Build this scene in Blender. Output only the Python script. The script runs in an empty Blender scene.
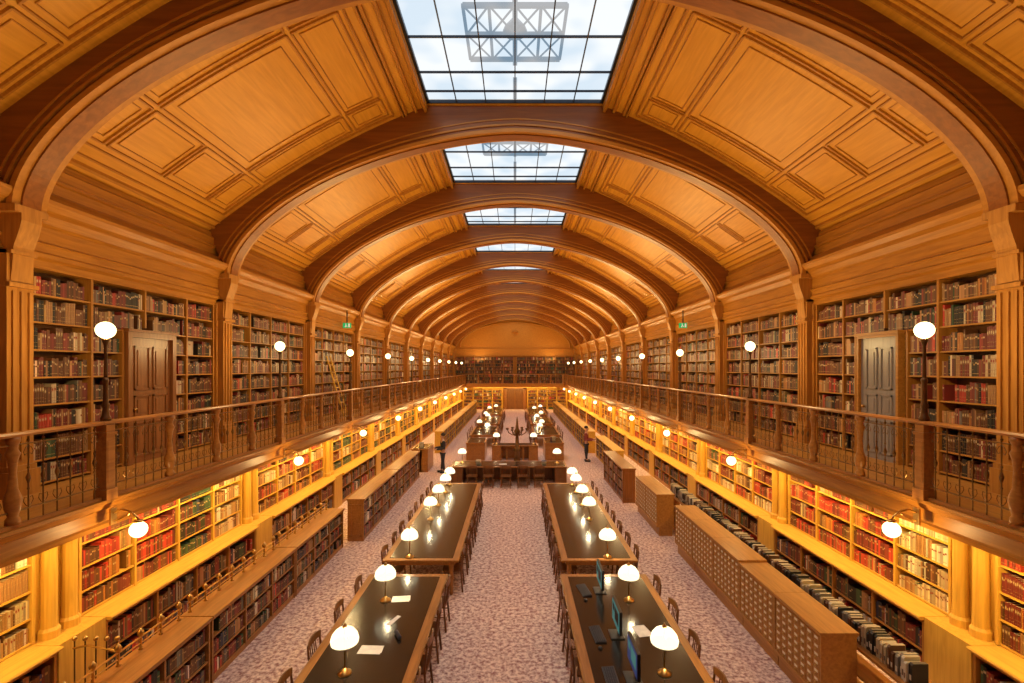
import bpy, math, random
from mathutils import Vector
random.seed(7)
S=bpy.context.scene; C=S.collection; PI=math.pi
try:
    S.view_settings.view_transform='Standard'
except Exception: pass
ZC=4.7; F=480.0; P0=6.62; L=4.78
def RY(k): return P0+L*k
YN=-2.94; YE=54.8; GF=2.94
ONES=['','first','second','third','fourth','fifth','sixth','seventh','eighth','ninth','tenth','eleventh','twelfth','thirteenth','fourteenth','fifteenth','sixteenth','seventeenth','eighteenth','nineteenth']
TENS={2:('twentieth','twenty'),3:('thirtieth','thirty'),4:('fortieth','forty'),5:('fiftieth','fifty'),6:('sixtieth','sixty'),7:('seventieth','seventy'),8:('eightieth','eighty'),9:('ninetieth','ninety')}
def ordw(n):
    if n<20: return ONES[n]
    if n>=100:
        h='hundred' if n<200 else 'two-hundred'
        return (h+'-and-'+ordw(n%100)) if n%100 else h+'th'
    t,o=divmod(n,10)
    return TENS[t][0] if o==0 else TENS[t][1]+'-'+ONES[o]
# ---------------- materials
def new_mat(name):
    m=bpy.data.materials.new(name); m.use_nodes=True
    return m,m.node_tree,m.node_tree.nodes['Principled BSDF']
def plain(name,col,rough=.5,metal=0,emit=None,es=0,spec=.5,var=.12):
    m,nt,b=new_mat(name)
    n=nt.nodes.new('ShaderNodeTexNoise'); n.inputs['Scale'].default_value=9
    tc=nt.nodes.new('ShaderNodeTexCoord'); nt.links.new(tc.outputs['Object'],n.inputs['Vector'])
    r=nt.nodes.new('ShaderNodeValToRGB')
    r.color_ramp.elements[0].position=.3; r.color_ramp.elements[1].position=.7
    r.color_ramp.elements[0].color=(*[c*(1-var) for c in col],1); r.color_ramp.elements[1].color=(*[min(1,c*(1+var)) for c in col],1)
    nt.links.new(n.outputs['Fac'],r.inputs['Fac']); nt.links.new(r.outputs['Color'],b.inputs['Base Color'])
    b.inputs['Roughness'].default_value=rough; b.inputs['Metallic'].default_value=metal
    b.inputs['Specular IOR Level'].default_value=spec
    if emit:
        b.inputs['Emission Color'].default_value=(*emit,1); b.inputs['Emission Strength'].default_value=es
    return m
def wood(name,c1,c2,rough=.4,axis='y',sc=1.0,spec=.4):
    m,nt,b=new_mat(name)
    tc=nt.nodes.new('ShaderNodeTexCoord'); mp=nt.nodes.new('ShaderNodeMapping')
    s=[9*sc]*3; s['xyz'.index(axis)]=.7*sc
    mp.inputs['Scale'].default_value=s
    n=nt.nodes.new('ShaderNodeTexNoise'); n.inputs['Scale'].default_value=2.2; n.inputs['Detail'].default_value=5; n.inputs['Distortion'].default_value=.6
    r=nt.nodes.new('ShaderNodeValToRGB'); r.color_ramp.elements[0].position=.32; r.color_ramp.elements[1].position=.68
    r.color_ramp.elements[0].color=(*c1,1); r.color_ramp.elements[1].color=(*c2,1)
    nt.links.new(tc.outputs['Object'],mp.inputs['Vector']); nt.links.new(mp.outputs['Vector'],n.inputs['Vector'])
    nt.links.new(n.outputs['Fac'],r.inputs['Fac']); nt.links.new(r.outputs['Color'],b.inputs['Base Color'])
    b.inputs['Roughness'].default_value=rough; b.inputs['Specular IOR Level'].default_value=spec
    return m
M={}
M['ceil']=wood('ceiling_oak',(.51,.222,.022),(.62,.285,.033),.38,'y',.8,.25)
M['mould']=wood('moulding_oak',(.33,.125,.015),(.46,.19,.025),.4,'y',1,.27)
M['rib']=wood('rib_mahogany',(.19,.058,.012),(.27,.088,.017),.33,'x',.6,.3)
M['bead']=wood('bead_oak',(.36,.14,.02),(.46,.19,.028),.38,'x',.6,.27)
M['oak']=wood('shelf_oak',(.38,.165,.03),(.53,.245,.045),.42,'y',1,.3)
M['oakz']=wood('upright_oak',(.34,.14,.024),(.48,.21,.037),.42,'z',1,.3)
M['back']=wood('case_back_wood',(.09,.032,.01),(.13,.05,.015),.5,'z')
M['gold']=wood('honey_oak',(.56,.31,.05),(.70,.41,.07),.5,'y',1,.25)
M['goldz']=wood('honey_oak_upright',(.56,.31,.05),(.70,.41,.07),.45,'z',1,.3)
M['door']=wood('door_walnut',(.22,.08,.02),(.32,.125,.034),.35,'z')
M['greydoor']=wood('painted_grey_door',(.24,.21,.19),(.31,.27,.24),.35,'z')
M['tbl']=wood('table_oak',(.28,.115,.026),(.43,.185,.045),.3,'y')
M['chair']=wood('chair_walnut',(.13,.05,.014),(.22,.085,.022),.38,'z')
M['cat']=wood('catalogue_oak',(.34,.15,.033),(.48,.225,.05),.38,'y')
M['rail']=wood('rail_oak',(.34,.13,.025),(.48,.20,.04),.3,'y')
M['leather']=plain('black_leather',(.013,.011,.010),.18,spec=.45)
M['brass']=plain('aged_brass',(.55,.34,.11),.3,1)
M['iron']=plain('dark_bronzed_iron',(.22,.125,.05),.35,.85)
M['bronze']=plain('dark_bronze',(.16,.09,.04),.35,.8)
M['paper']=plain('white_paper',(.8,.78,.72),.7)
M['card']=plain('cream_card',(.78,.7,.55),.6)
M['black']=plain('black_plastic',(.02,.02,.022),.4)
M['steel']=plain('painted_steel',(.03,.035,.05),.4,.5)
M['truss']=plain('blue_grey_roof_truss',(.04,.06,.09),.5,.2)
M['skin']=plain('skin',(.5,.28,.19),.5)
M['hair']=plain('dark_hair',(.03,.02,.015),.6)
M['darkcloth']=plain('dark_cloth',(.03,.03,.045),.8)
M['redcloth']=plain('maroon_cloth',(.25,.05,.05),.8)
M['green']=plain('green_sign',(.01,.35,.1),.5,emit=(.02,.8,.25),es=.35)
M['white']=plain('white_mark',(.8,.8,.8),.5,emit=(1,1,1),es=.3)
M['blue']=plain('blue_screen',(.03,.05,.16),.3,emit=(.05,.09,.35),es=.25)
M['teal']=plain('teal_screen',(.05,.22,.22),.3,emit=(.1,.38,.38),es=.3)
def glowmat(name,col,st,fac):
    m=bpy.data.materials.new(name); m.use_nodes=True; nt=m.node_tree; nt.nodes.clear()
    o=nt.nodes.new('ShaderNodeOutputMaterial'); e=nt.nodes.new('ShaderNodeEmission'); t=nt.nodes.new('ShaderNodeBsdfTransparent'); x=nt.nodes.new('ShaderNodeMixShader')
    e.inputs['Color'].default_value=(*col,1); e.inputs['Strength'].default_value=st; x.inputs['Fac'].default_value=fac
    nt.links.new(t.outputs[0],x.inputs[1]); nt.links.new(e.outputs[0],x.inputs[2]); nt.links.new(x.outputs[0],o.inputs['Surface'])
    return m
M['globe']=glowmat('opal_globe',(1,.80,.40),6,.5)
M['shade']=glowmat('opal_shade',(1,.86,.55),2.4,.7)
def panemat():
    m=bpy.data.materials.new('skylight_glass'); m.use_nodes=True; nt=m.node_tree; nt.nodes.clear()
    o=nt.nodes.new('ShaderNodeOutputMaterial'); e=nt.nodes.new('ShaderNodeEmission'); t=nt.nodes.new('ShaderNodeBsdfTransparent'); x=nt.nodes.new('ShaderNodeMixShader')
    n=nt.nodes.new('ShaderNodeTexNoise'); n.inputs['Scale'].default_value=.8; tc=nt.nodes.new('ShaderNodeTexCoord'); r=nt.nodes.new('ShaderNodeValToRGB')
    r.color_ramp.elements[0].position=.40; r.color_ramp.elements[0].color=(.42,.62,.82,1); r.color_ramp.elements[1].position=.58; r.color_ramp.elements[1].color=(1,1,1,1)
    nt.links.new(tc.outputs['Object'],n.inputs['Vector']); nt.links.new(n.outputs['Fac'],r.inputs['Fac']); nt.links.new(r.outputs['Color'],e.inputs['Color'])
    e.inputs['Strength'].default_value=.9; x.inputs['Fac'].default_value=.28
    nt.links.new(t.outputs[0],x.inputs[1]); nt.links.new(e.outputs[0],x.inputs[2]); nt.links.new(x.outputs[0],o.inputs['Surface'])
    return m
M['pane']=panemat()
def bookmat():
    m,nt,b=new_mat('book_binding'); a=nt.nodes.new('ShaderNodeAttribute'); a.attribute_name='col'
    n=nt.nodes.new('ShaderNodeTexNoise'); n.inputs['Scale'].default_value=30
    mx=nt.nodes.new('ShaderNodeMix'); mx.data_type='RGBA'; mx.blend_type='MULTIPLY'; mx.inputs[0].default_value=.35
    nt.links.new(a.outputs['Color'],mx.inputs[6]); nt.links.new(n.outputs['Fac'],mx.inputs[7]); nt.links.new(mx.outputs[2],b.inputs['Base Color'])
    b.inputs['Roughness'].default_value=.5
    return m
M['book']=bookmat()
def floormat():
    m,nt,b=new_mat('patterned_carpet'); tc=nt.nodes.new('ShaderNodeTexCoord')
    v=nt.nodes.new('ShaderNodeTexVoronoi'); v.inputs['Scale'].default_value=11
    n=nt.nodes.new('ShaderNodeTexNoise'); n.inputs['Scale'].default_value=14; n.inputs['Detail'].default_value=6; n.inputs['Roughness'].default_value=.65
    r=nt.nodes.new('ShaderNodeValToRGB'); e=r.color_ramp.elements
    e[0].position=.42; e[0].color=(.86,.68,.60,1); e[1].position=.62; e[1].color=(.34,.16,.155,1)
    r2=nt.nodes.new('ShaderNodeValToRGB'); e=r2.color_ramp.elements
    e[0].position=.08; e[0].color=(.46,.25,.23,1); e[1].position=.36; e[1].color=(1,1,1,1)
    mx=nt.nodes.new('ShaderNodeMix'); mx.data_type='RGBA'; mx.blend_type='MULTIPLY'; mx.inputs[0].default_value=.75
    for q in (v,n): nt.links.new(tc.outputs['Object'],q.inputs['Vector'])
    nt.links.new(n.outputs['Fac'],r.inputs['Fac']); nt.links.new(v.outputs['Distance'],r2.inputs['Fac'])
    nt.links.new(r.outputs['Color'],mx.inputs[6]); nt.links.new(r2.outputs['Color'],mx.inputs[7]); nt.links.new(mx.outputs[2],b.inputs['Base Color'])
    b.inputs['Roughness'].default_value=.6; b.inputs['Specular IOR Level'].default_value=.2
    return m
M['floor']=floormat()
# ---------------- mesh builder
class MB:
    def __init__(s): s.v=[]; s.f=[]; s.c=[]
    def add(s,vs,fs,col=None):
        o=len(s.v); s.v+=vs; s.f+=[tuple(i+o for i in f) for f in fs]
        if col is not None: s.c+=[(*col,1)]*len(vs)
    def box(s,x0,x1,y0,y1,z0,z1,col=None):
        if x0>x1:x0,x1=x1,x0
        if y0>y1:y0,y1=y1,y0
        s.add([(x0,y0,z0),(x1,y0,z0),(x1,y1,z0),(x0,y1,z0),(x0,y0,z1),(x1,y0,z1),(x1,y1,z1),(x0,y1,z1)],
              [(3,2,1,0),(4,5,6,7),(0,1,5,4),(1,2,6,5),(2,3,7,6),(3,0,4,7)],col); return s
    def prism(s,poly,a,b,axis='y',col=None):
        n=len(poly)
        if axis=='y': vs=[(p[0],a,p[1]) for p in poly]+[(p[0],b,p[1]) for p in poly]
        elif axis=='x': vs=[(a,p[0],p[1]) for p in poly]+[(b,p[0],p[1]) for p in poly]
        else: vs=[(p[0],p[1],a) for p in poly]+[(p[0],p[1],b) for p in poly]
        s.add(vs,[(i,(i+1)%n,n+(i+1)%n,n+i) for i in range(n)]+[tuple(range(n))[::-1],tuple(range(n,2*n))],col); return s
    def lathe(s,prof,cx=0,cy=0,cz=0,n=12,cap=True):
        vs=[];fs=[]
        for r,z in prof:
            for k in range(n):
                a=2*PI*k/n; vs.append((cx+r*math.cos(a),cy+r*math.sin(a),cz+z))
        for i in range(len(prof)-1):
            for k in range(n):
                fs.append((i*n+k,i*n+(k+1)%n,(i+1)*n+(k+1)%n,(i+1)*n+k))
        if cap:
            fs.append(tuple(range(n))[::-1]); fs.append(tuple((len(prof)-1)*n+k for k in range(n)))
        s.add(vs,fs); return s
    def ball(s,cx,cy,cz,r,n=14,m=9):
        return s.lathe([(max(.001,r*math.sin(PI*i/m)),-r*math.cos(PI*i/m)) for i in range(m+1)],cx,cy,cz,n)
    def tube(s,pts,r,n=6):
        vs=[];fs=[]; P=[Vector(p) for p in pts]
        for i,p in enumerate(P):
            t=(P[min(i+1,len(P)-1)]-P[max(i-1,0)]).normalized()
            u=t.cross(Vector((0,0,1)))
            if u.length<.05: u=Vector((1,0,0))
            u.normalize(); w=t.cross(u)
            for k in range(n):
                a=2*PI*k/n; q=p+u*(r*math.cos(a))+w*(r*math.sin(a)); vs.append(tuple(q))
        for i in range(len(P)-1):
            for k in range(n): fs.append((i*n+k,i*n+(k+1)%n,(i+1)*n+(k+1)%n,(i+1)*n+k))
        fs.append(tuple(range(n))[::-1]); fs.append(tuple((len(P)-1)*n+k for k in range(n)))
        s.add(vs,fs); return s
KIDS={}
def mesh(mb,name,m,smooth=False):
    me=bpy.data.meshes.new(name); me.from_pydata(mb.v,[],mb.f)
    if mb.c:
        a=me.color_attributes.new('col','FLOAT_COLOR','POINT'); a.data.foreach_set('color',[x for c in mb.c for x in c])
    if smooth: me.polygons.foreach_set('use_smooth',[True]*len(me.polygons))
    me.materials.append(M[m]); me.update(); return me
def build(mb,name,m,parent=None,loc=None,smooth=False):
    o=bpy.data.objects.new(name,mesh(mb,name,m,smooth)); C.objects.link(o)
    if parent: o.parent=parent; KIDS.setdefault(parent.name,[]).append(o)
    if loc: o.location=loc
    return o
def inst(name,me,loc,rz=0,scale=None):
    o=bpy.data.objects.new(name,me); C.objects.link(o); o.location=loc; o.rotation_euler=(0,0,rz)
    if scale: o.scale=scale
    return o
def tag(o,label=None,cat=None,group=None,kind=None):
    if label:o['label']=label
    if cat:o['category']=cat
    if group:o['group']=group
    if kind:o['kind']=kind
    return o
def thing(name,label,cat,loc=(0,0,0),rz=0,group=None):
    o=bpy.data.objects.new(name,None); C.objects.link(o); o.location=loc; o.rotation_euler=(0,0,rz); o.empty_display_size=.1
    return tag(o,label,cat,group)
def dup(root,loc,rz=0,label=None,group=None):
    def cp(o,par):
        c=o.copy(); C.objects.link(c)
        if par: c.parent=par; KIDS.setdefault(par.name,[]).append(c)
        for ch in KIDS.get(o.name,[]): cp(ch,c)
        return c
    r=cp(root,None); r.location=loc; r.rotation_euler=(0,0,rz)
    if label:r['label']=label
    if group:r['group']=group
    return r
def struct(mb,name,m,label=None,smooth=False,parent=None):
    o=build(mb,name,m,parent,smooth=smooth)
    if not parent: tag(o,label,None,None,'structure')
    return o
def plight(name,w,col,r,parent=None,loc=(0,0,0)):
    l=bpy.data.lights.new(name,'POINT'); l.energy=w; l.color=col; l.shadow_soft_size=r
    o=bpy.data.objects.new(name,l); C.objects.link(o); o.location=loc
    if parent: o.parent=parent; KIDS.setdefault(parent.name,[]).append(o)
    return o
def box(*a): return MB().box(*a)
TN=[0]
def trim(mb,m,label,smooth=False):
    TN[0]+=1; return struct(mb,'trim_%d'%TN[0],m,label,smooth)
SD={-1:'left',1:'right'}
def baylabel(b): return 'nearest' if b<=0 else ordw(b+1)
# ---------------- shell
struct(box(-7.6,7.6,YN,YE,-.1,0),'floor','floor','pale mauve patterned carpet of the reading hall')
for s in (-1,1):
    struct(MB().box(s*7.35,s*7.6,YN,YE,GF,7.9).box(s*6.66,s*7.6,YN,YE,0,GF-.4),'wall_'+SD[s],'mould','%s long wall behind the bookcases'%SD[s])
    g=MB().box(s*5.56,s*7.35,YN,YE,GF-.12,GF).box(s*5.62,s*7.35,YN,YE,GF-.34,GF-.3)
    struct(g,'floor_gallery_'+SD[s],'oak','wooden gallery walkway along the %s side'%SD[s])
    fp=[(5.62,GF-.4),(5.54,GF-.4),(5.52,GF-.34),(5.56,GF-.32),(5.56,GF-.16),(5.50,GF-.13),(5.46,GF-.06),(5.42,GF-.04),(5.42,GF+.0),(5.62,GF+.0)]
    trim(MB().prism([(s*a,b) for a,b in fp],YN,YE),'mould','moulded honey-coloured edge of the %s gallery'%SD[s])
    ep=[(7.35,6.2),(6.98,6.2),(6.98,6.28),(6.92,6.32),(6.92,6.38),(6.95,6.41),(6.95,6.5),(6.92,6.53),(6.97,6.56),(6.97,6.78),(6.9,6.82),(6.84,6.93),(6.74,6.98),(6.68,7.06),(6.68,7.12),(6.8,7.14),(6.95,7.3),(7.03,7.34),(7.03,7.5),(6.99,7.52),(6.99,7.56),(7.03,7.58),(7.03,7.74),(7.08,7.78),(7.1,7.88),(7.35,7.95)]
    trim(MB().prism([(s*a,b) for a,b in ep],YN,YE),'mould','stepped oak cornice under the vault on the %s side'%SD[s])
struct(box(-7.6,7.6,YN-.2,YN,0,11.3),'wall_near','mould','end wall behind the viewer')
struct(box(-7.6,7.6,YE,YE+.2,0,11.3),'wall_far','mould','far end wall with wooden lunette')
def vz(x):
    u=(7.16-x)/5.06; return 7.9+(7.16-x)*.573+.26*4*u*(1-u)
def vn(x):
    d=(vz(x+.01)-vz(x-.01))/.02; q=math.sqrt(1+d*d); return d/q,-1/q
cm=MB(); N=14
for s in (-1,1):
    pts=[(7.2+(2.05-7.2)*i/N) for i in range(N+1)]
    vs=[];fs=[]
    for x in pts:
        for y in (YN,YE): vs.append((s*x,y,vz(x)))
    for i in range(N): fs.append((2*i,2*i+1,2*i+3,2*i+2))
    cm.add(vs,fs)
    cm.box(s*2.05,s*2.12,YN,YE,vz(2.05)-.05,10.96)
for k in range(-2,11):
    cm.box(-2.05,2.05,RY(k)-.24,RY(k)+.24,10.83,10.95)
struct(cm,'ceiling','ceil','barrel-vaulted panelled wooden ceiling')
def sweep(mb,pts,nrm,side,w,h):
    prof=[(-w/2,-.005),(-w/4,h),(w/4,h),(w/2,-.005)]; vs=[];fs=[]
    for p,n,a in zip(pts,nrm,side):
        for u,v in prof: vs.append(tuple(Vector(p)+Vector(a)*u+Vector(n)*v))
    for i in range(len(pts)-1):
        for k in range(4): fs.append((i*4+k,i*4+(k+1)%4,(i+1)*4+(k+1)%4,(i+1)*4+k))
    mb.add(vs,fs)
def onv(s,x):
    a,b=vn(x); return (s*x,vz(x)),(s*a,b)
def yl(mb,s,x,y0,y1,w,h):
    p,n=onv(s,x); t=(s*-n[1],0,s*n[0])
    sweep(mb,[(p[0],y0,p[1]),(p[0],y1,p[1])],[(n[0],0,n[1])]*2,[t]*2,w,h)
def xl(mb,s,x0,x1,y,w,h):
    P=[];Q=[]
    for i in range(7):
        x=x0+(x1-x0)*i/6; p,n=onv(s,x); P.append((p[0],y,p[1])); Q.append((n[0],0,n[1]))
    sweep(mb,P,Q,[(0,1,0)]*7,w,h)
def vframe(mb,s,x0,x1,y0,y1,w=.07,h=.05):
    yl(mb,s,x0,y0,y1,w,h); yl(mb,s,x1,y0,y1,w,h); xl(mb,s,x0,x1,y0,w,h); xl(mb,s,x0,x1,y1,w,h)
for k in range(-2,10):
    y0=RY(k)+.26; y1=RY(k+1)-.26
    for s in (-1,1):
        mb=MB()
        for x,w,h in ((2.12,.12,.14),(2.32,.1,.08),(2.55,.1,.06),(2.62,.05,.07),(7.04,.1,.06),(6.9,.05,.04)): yl(mb,s,x,y0-.05,y1+.05,w,h)
        X0,X1=2.8,6.72; yA,yB=y0+.1,y1-.1
        vframe(mb,s,X0,X1,yA,yB,.05,.04)
        a,b_=X0+.92,X1-.98; c,d=yA+.8,yB-.8; ym=(yA+yB)/2; xm=(a+b_)/2
        cells=[(X0+.1,a-.08,yA+.1,c-.08),(X0+.1,a-.08,c,d),(X0+.1,a-.08,d+.08,yB-.1),
               (a,b_,yA+.1,c-.08),(a,b_,c,d),(a,b_,d+.08,yB-.1),
               (b_+.08,X1-.1,yA+.1,c-.08),(b_+.08,X1-.1,c,ym-.04),(b_+.08,X1-.1,ym+.04,d),(b_+.08,X1-.1,d+.08,yB-.1)]
        for n_,(p,q,r,t) in enumerate(cells):
            vframe(mb,s,p,q,r,t,.05,.032)
            if k<7 and n_!=4: vframe(mb,s,p+.1,q-.1,r+.1,t-.1,.026,.018)
            if k<7 and n_==4: vframe(mb,s,p+.16,q-.16,r+.16,t-.16,.026,.018)
        trim(mb,'mould','raised panel mouldings of the vault, %s side, bay %s from the viewer'%(SD[s],baylabel(k)))
# ribs
def inner(u,dr=0):
    t=PI*u; x=math.cos(t); ax=abs(x)
    z=(max(0,1-ax**1.7))**(1/1.7)
    return ((6.72-dr)*x,6.9+(3.33-dr)*z)
NR=96
for k in range(-2,11):
    y=RY(k); mb=MB(); vs=[];fs=[]; HW=.19
    for i in range(NR+1):
        ix,iz=inner(i/NR); ox=ix*7.2/6.72; oz=vz(abs(ox))+.06
        if abs(ox)<2.05: oz=10.94
        for yy in (y-HW,y+HW): vs+= [(ix,yy,iz),(ox,yy,oz)]
    for i in range(NR):
        a=4*i;b=a+4
        fs+=[(a,b,b+1,a+1),(a+2,a+3,b+3,b+2),(a,a+2,b+2,b),(a+1,b+1,b+3,a+3)]
    mb.add(vs,fs)
    r=trim(mb,'rib','varnished arch rib, %s from the viewer'%('nearest' if k<=0 else ordw(k+1)))
    def band(t0,t1,yw,m,nm):
        mb=MB();vs=[];fs=[]
        for i in range(NR+1):
            a=inner(i/NR,-t1); c=inner(i/NR,-t0)
            for yy in (y-yw,y+yw): vs+=[(c[0],yy,c[1]),(a[0],yy,a[1])]
        for i in range(NR):
            a=4*i;b=a+4
            fs.extend([(a,b,b+1,a+1),(a+2,a+3,b+3,b+2),(a,a+2,b+2,b),(a+1,b+1,b+3,a+3)])
        mb.add(vs,fs); build(mb,nm,m,r)
    band(-.03,.05,.24,'bead','edge_bead'); band(-.06,.0,.13,'rib','soffit_fillet'); band(.13,.17,.22,'bead','face_bead'); band(.27,.30,.205,'bead','outer_bead')
# skylights
for n,k in enumerate(range(-2,10)):
    y0,y1=RY(k)+.24,RY(k+1)-.24; yc=(y0+y1)/2
    w=thing('window_%d'%(n+1),'iron-framed skylight over the %s bay'%baylabel(k),None,(0,yc,10.86)); w['kind']='structure'
    H=(y1-y0)/2; fr=MB(); b0=.01 if k<3 else .035
    for x in (-1.36,-.68,0,.68,1.36): fr.box(x-.011,x+.011,-H,H,b0,.05)
    for f in ((.24,.49,.74,.9) if k<3 else (.5,)):
        yy=-H+2*H*f; fr.box(-2.05,2.05,yy-.012,yy+.012,b0-.001,.051)
    fr.box(-2.05,-1.99,-H,H,-.01,.06).box(1.99,2.05,-H,H,-.01,.06).box(-2.05,2.05,-H,-H+.03,-.01,.06).box(-2.05,2.05,H-.03,H,-.01,.06)
    build(fr,'frame','steel',w)
    build(box(-2.04,2.04,-H,H,.06,.07),'pane','pane',w)
    if k<4:
        tr=MB(); o=.95
        for yy in (-.8+o,o,.8+o): tr.box(-1.0,1.0,yy-.035,yy+.035,.72,.80)
        for x in (-1.0,-.5,.5,1.0): tr.box(x-.03,x+.03,-.8+o,.8+o,.74,.80)
        for a,b in ((-.8+o,o),(o,.8+o)):
            for p,q in ((-1.0,-.5),(-.5,0),(0,.5),(.5,1.0)):
                tr.tube([(p,a,.76),(q,b,.76)],.024,4); tr.tube([(q,a,.76),(p,b,.76)],.024,4)
        tr.box(-.05,.05,-2.1,2.1,.84,.92)
        tr.lathe([(.25,0),(.25,.05),(.05,.3),(.05,.34)],0,o,.8,10)
        build(tr,'roof_truss','truss',w)
# upper pilasters + lower columns
for k in range(-1,11):
    for s in (-1,1):
        y=RY(k); mb=MB()
        def B(x0,x1,a,b,z0,z1): mb.box(s*x0,s*x1,y+a,y+b,z0,z1)
        B(6.82,7.36,-.18,.18,GF,6.3); B(6.75,7.36,-.21,.21,GF,GF+.35); B(6.78,7.36,-.19,.19,GF+.35,GF+.42); B(6.95,7.36,-.225,.225,GF,6.2)
        for f in (-.125,-.015,.095): B(6.79,6.82,f,f+.03,GF+.5,5.75)
        B(6.76,7.36,-.2,.2,5.8,5.86); B(6.76,7.36,-.18,.18,6.25,6.3); B(6.66,7.36,-.23,.23,6.8,6.9)
        mb.prism([(s*a,b) for a,b in ((7.36,5.88),(6.81,5.88),(6.79,6.05),(6.77,6.35),(6.70,6.55),(6.66,6.7),(6.66,6.8),(7.36,6.8))],y-.14,y+.14)
        trim(mb,'oakz','carved pilaster under the %s rib, %s gallery'%(baylabel(k),SD[s]))
        mb=MB()
        for dy in (-.15,.15):
            mb.lathe([(.12,0),(.12,.1),(.095,.14),(.09,.3),(.085,1.15),(.092,1.2),(.105,1.24),(.105,1.28),(.115,1.36),(.12,1.44)],s*6.28,y+dy,1.08,14)
        mb.box(s*5.95,s*6.66,y-.36,y+.36,0,1.08); mb.box(s*6.36,s*6.66,y-.31,y+.31,1.08,2.5); mb.box(s*6.1,s*6.66,y-.3,y+.3,2.5,2.6)
        trim(mb,'goldz','paired honey columns below the gallery, %s side, %s from the viewer'%(SD[s],baylabel(k)))
# ---------------- books
CL={'brown':(.15,.055,.02),'maroon':(.20,.03,.02),'cream':(.60,.46,.27),'black':(.025,.018,.014),'green':(.04,.085,.035),'tan':(.40,.20,.075),'navy':(.025,.035,.09),'red':(.48,.045,.025),'grey':(.2,.17,.14),'orange':(.5,.19,.04),'white':(.72,.64,.5)}
GEN=[('brown',10),('maroon',6),('black',5),('cream',1.4),('green',.7),('tan',4),('red',1),('orange',.5),('grey',.4)]
DARK=[('brown',6),('maroon',5),('black',2),('green',.7),('tan',2),('cream',1)]
REDS=[('red',6),('maroon',5),('brown',4),('orange',1),('tan',1.5),('cream',.4)]
GREENS=[('green',6),('black',2),('navy',.7),('maroon',2),('tan',1)]
CREAMS=[('cream',5),('white',3),('tan',4),('brown',1.5)]
MIX=[('navy',1.3),('green',1.5),('red',1.3),('white',.9),('black',3),('tan',1.8),('grey',1),('maroon',2.5),('brown',3.5)]
REC=[]
def pick(p): return random.choices([a for a,_ in p],[b for _,b in p])[0]
def row(s,x,y0,y1,z,maxh,pal,place,rowname,far=1.0,axis='y',full=.98):
    y=y0+.01; i=0; run=0
    mr=5 if pal is GEN or pal is MIX or pal is DARK else 9
    while True:
        if run<=0:
            run=random.randint(1,mr); cn=pick(pal); hh=maxh*random.uniform(.64,.93); ww=random.uniform(.02,.042)*far; dd=random.uniform(.17,.23)
            if random.random()<(1-full): y+=random.uniform(.05,.2)
        w=ww*random.uniform(.8,1.2)
        c=pick(pal) if random.random()<.25 else cn
        if y+w>y1-.01: break
        i+=1; REC.append((s,x,y+w/2,w*.97,z+.001,hh*random.uniform(.94,1.0),dd,c,place,rowname,i,axis)); y+=w; run-=1
RH=.4075
def case_geo(t,segs,ups,m1,m2,mb_,H,depth,yh):
    build(box(depth-.02,depth,-yh,yh,0,H),'back_panel',mb_,t)
    for (y,z0,z1) in ups: build(box(0,depth-.02,y-.02,y+.02,z0,z1),'upright',m2,t)
    for (y0,y1,z) in segs: build(box(.015,depth-.02,y0+.02,y1-.02,z-.025,z),'shelf',m1,t)
YH=2.16
t=thing('bookcase','full-height oak bookcase on gallery','bookcase',(7.0,RY(1)+2.39,GF))
case_geo(t,[(-YH,YH,max(.06,RH*i)) for i in range(8)],[(-YH+.02,0,3.26),(-YH/2,0,3.24),(0,0,3.24),(YH/2,0,3.24),(YH-.02,0,3.26)],'oak','oakz','back',3.26,.33,YH)
build(box(-.03,.31,-YH,YH,3.22,3.258),'top_rail','mould',t)
UC=t
def mdoor(n,s,y0,y1,z0,z1,m,label):
    d=thing('door_%d'%n,label,None,(s*6.98,(y0+y1)/2,z0),0 if s>0 else PI); d['kind']='structure'; h=(y1-y0)/2; H=z1-z0; e=.1 if s<0 else .055
    f=MB().box(-.04,.25,-h,-h+e,0,H).box(-.04,.25,h-e,h,0,H).box(-.04,.25,-h+e,h-e,H-e,H).box(-.07,.1,-h-.03,h+.03,H,H+.05)
    build(f,'door_frame','oak' if s>0 else 'door',d)
    l=build(box(.02,.07,-h+e,h-e,0,H-e),'door_leaf',m,d)
    p=MB()
    for a,b in ((.12,.75),(.85,1.25),(1.35,H-.25)):
        for c0,c1 in ((-h+.2,-.04),(.04,h-.2)):
            p.box(0,.02,c0,c1,a,a+.03).box(0,.02,c0,c1,b-.03,b).box(0,.02,c0,c0+.03,a,b).box(0,.02,c1-.03,c1,a,b); p.box(.008,.02,c0+.08,c1-.08,a+.08,b-.08)
    build(p,'door_panel',m,l)
    build(MB().ball(-.03,h-.17,1.0,.035).box(-.02,.02,h-.18,h-.16,.99,1.01),'door_handle','brass',l,smooth=True)
mdoor(1,-1,8.62,9.84,GF,GF+2.42,'door','panelled walnut door on the left gallery between bookcases')
mdoor(2,1,8.70,9.76,GF,GF+2.40,'greydoor','pale grey panelled door in an oak frame on the right gallery')
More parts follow.
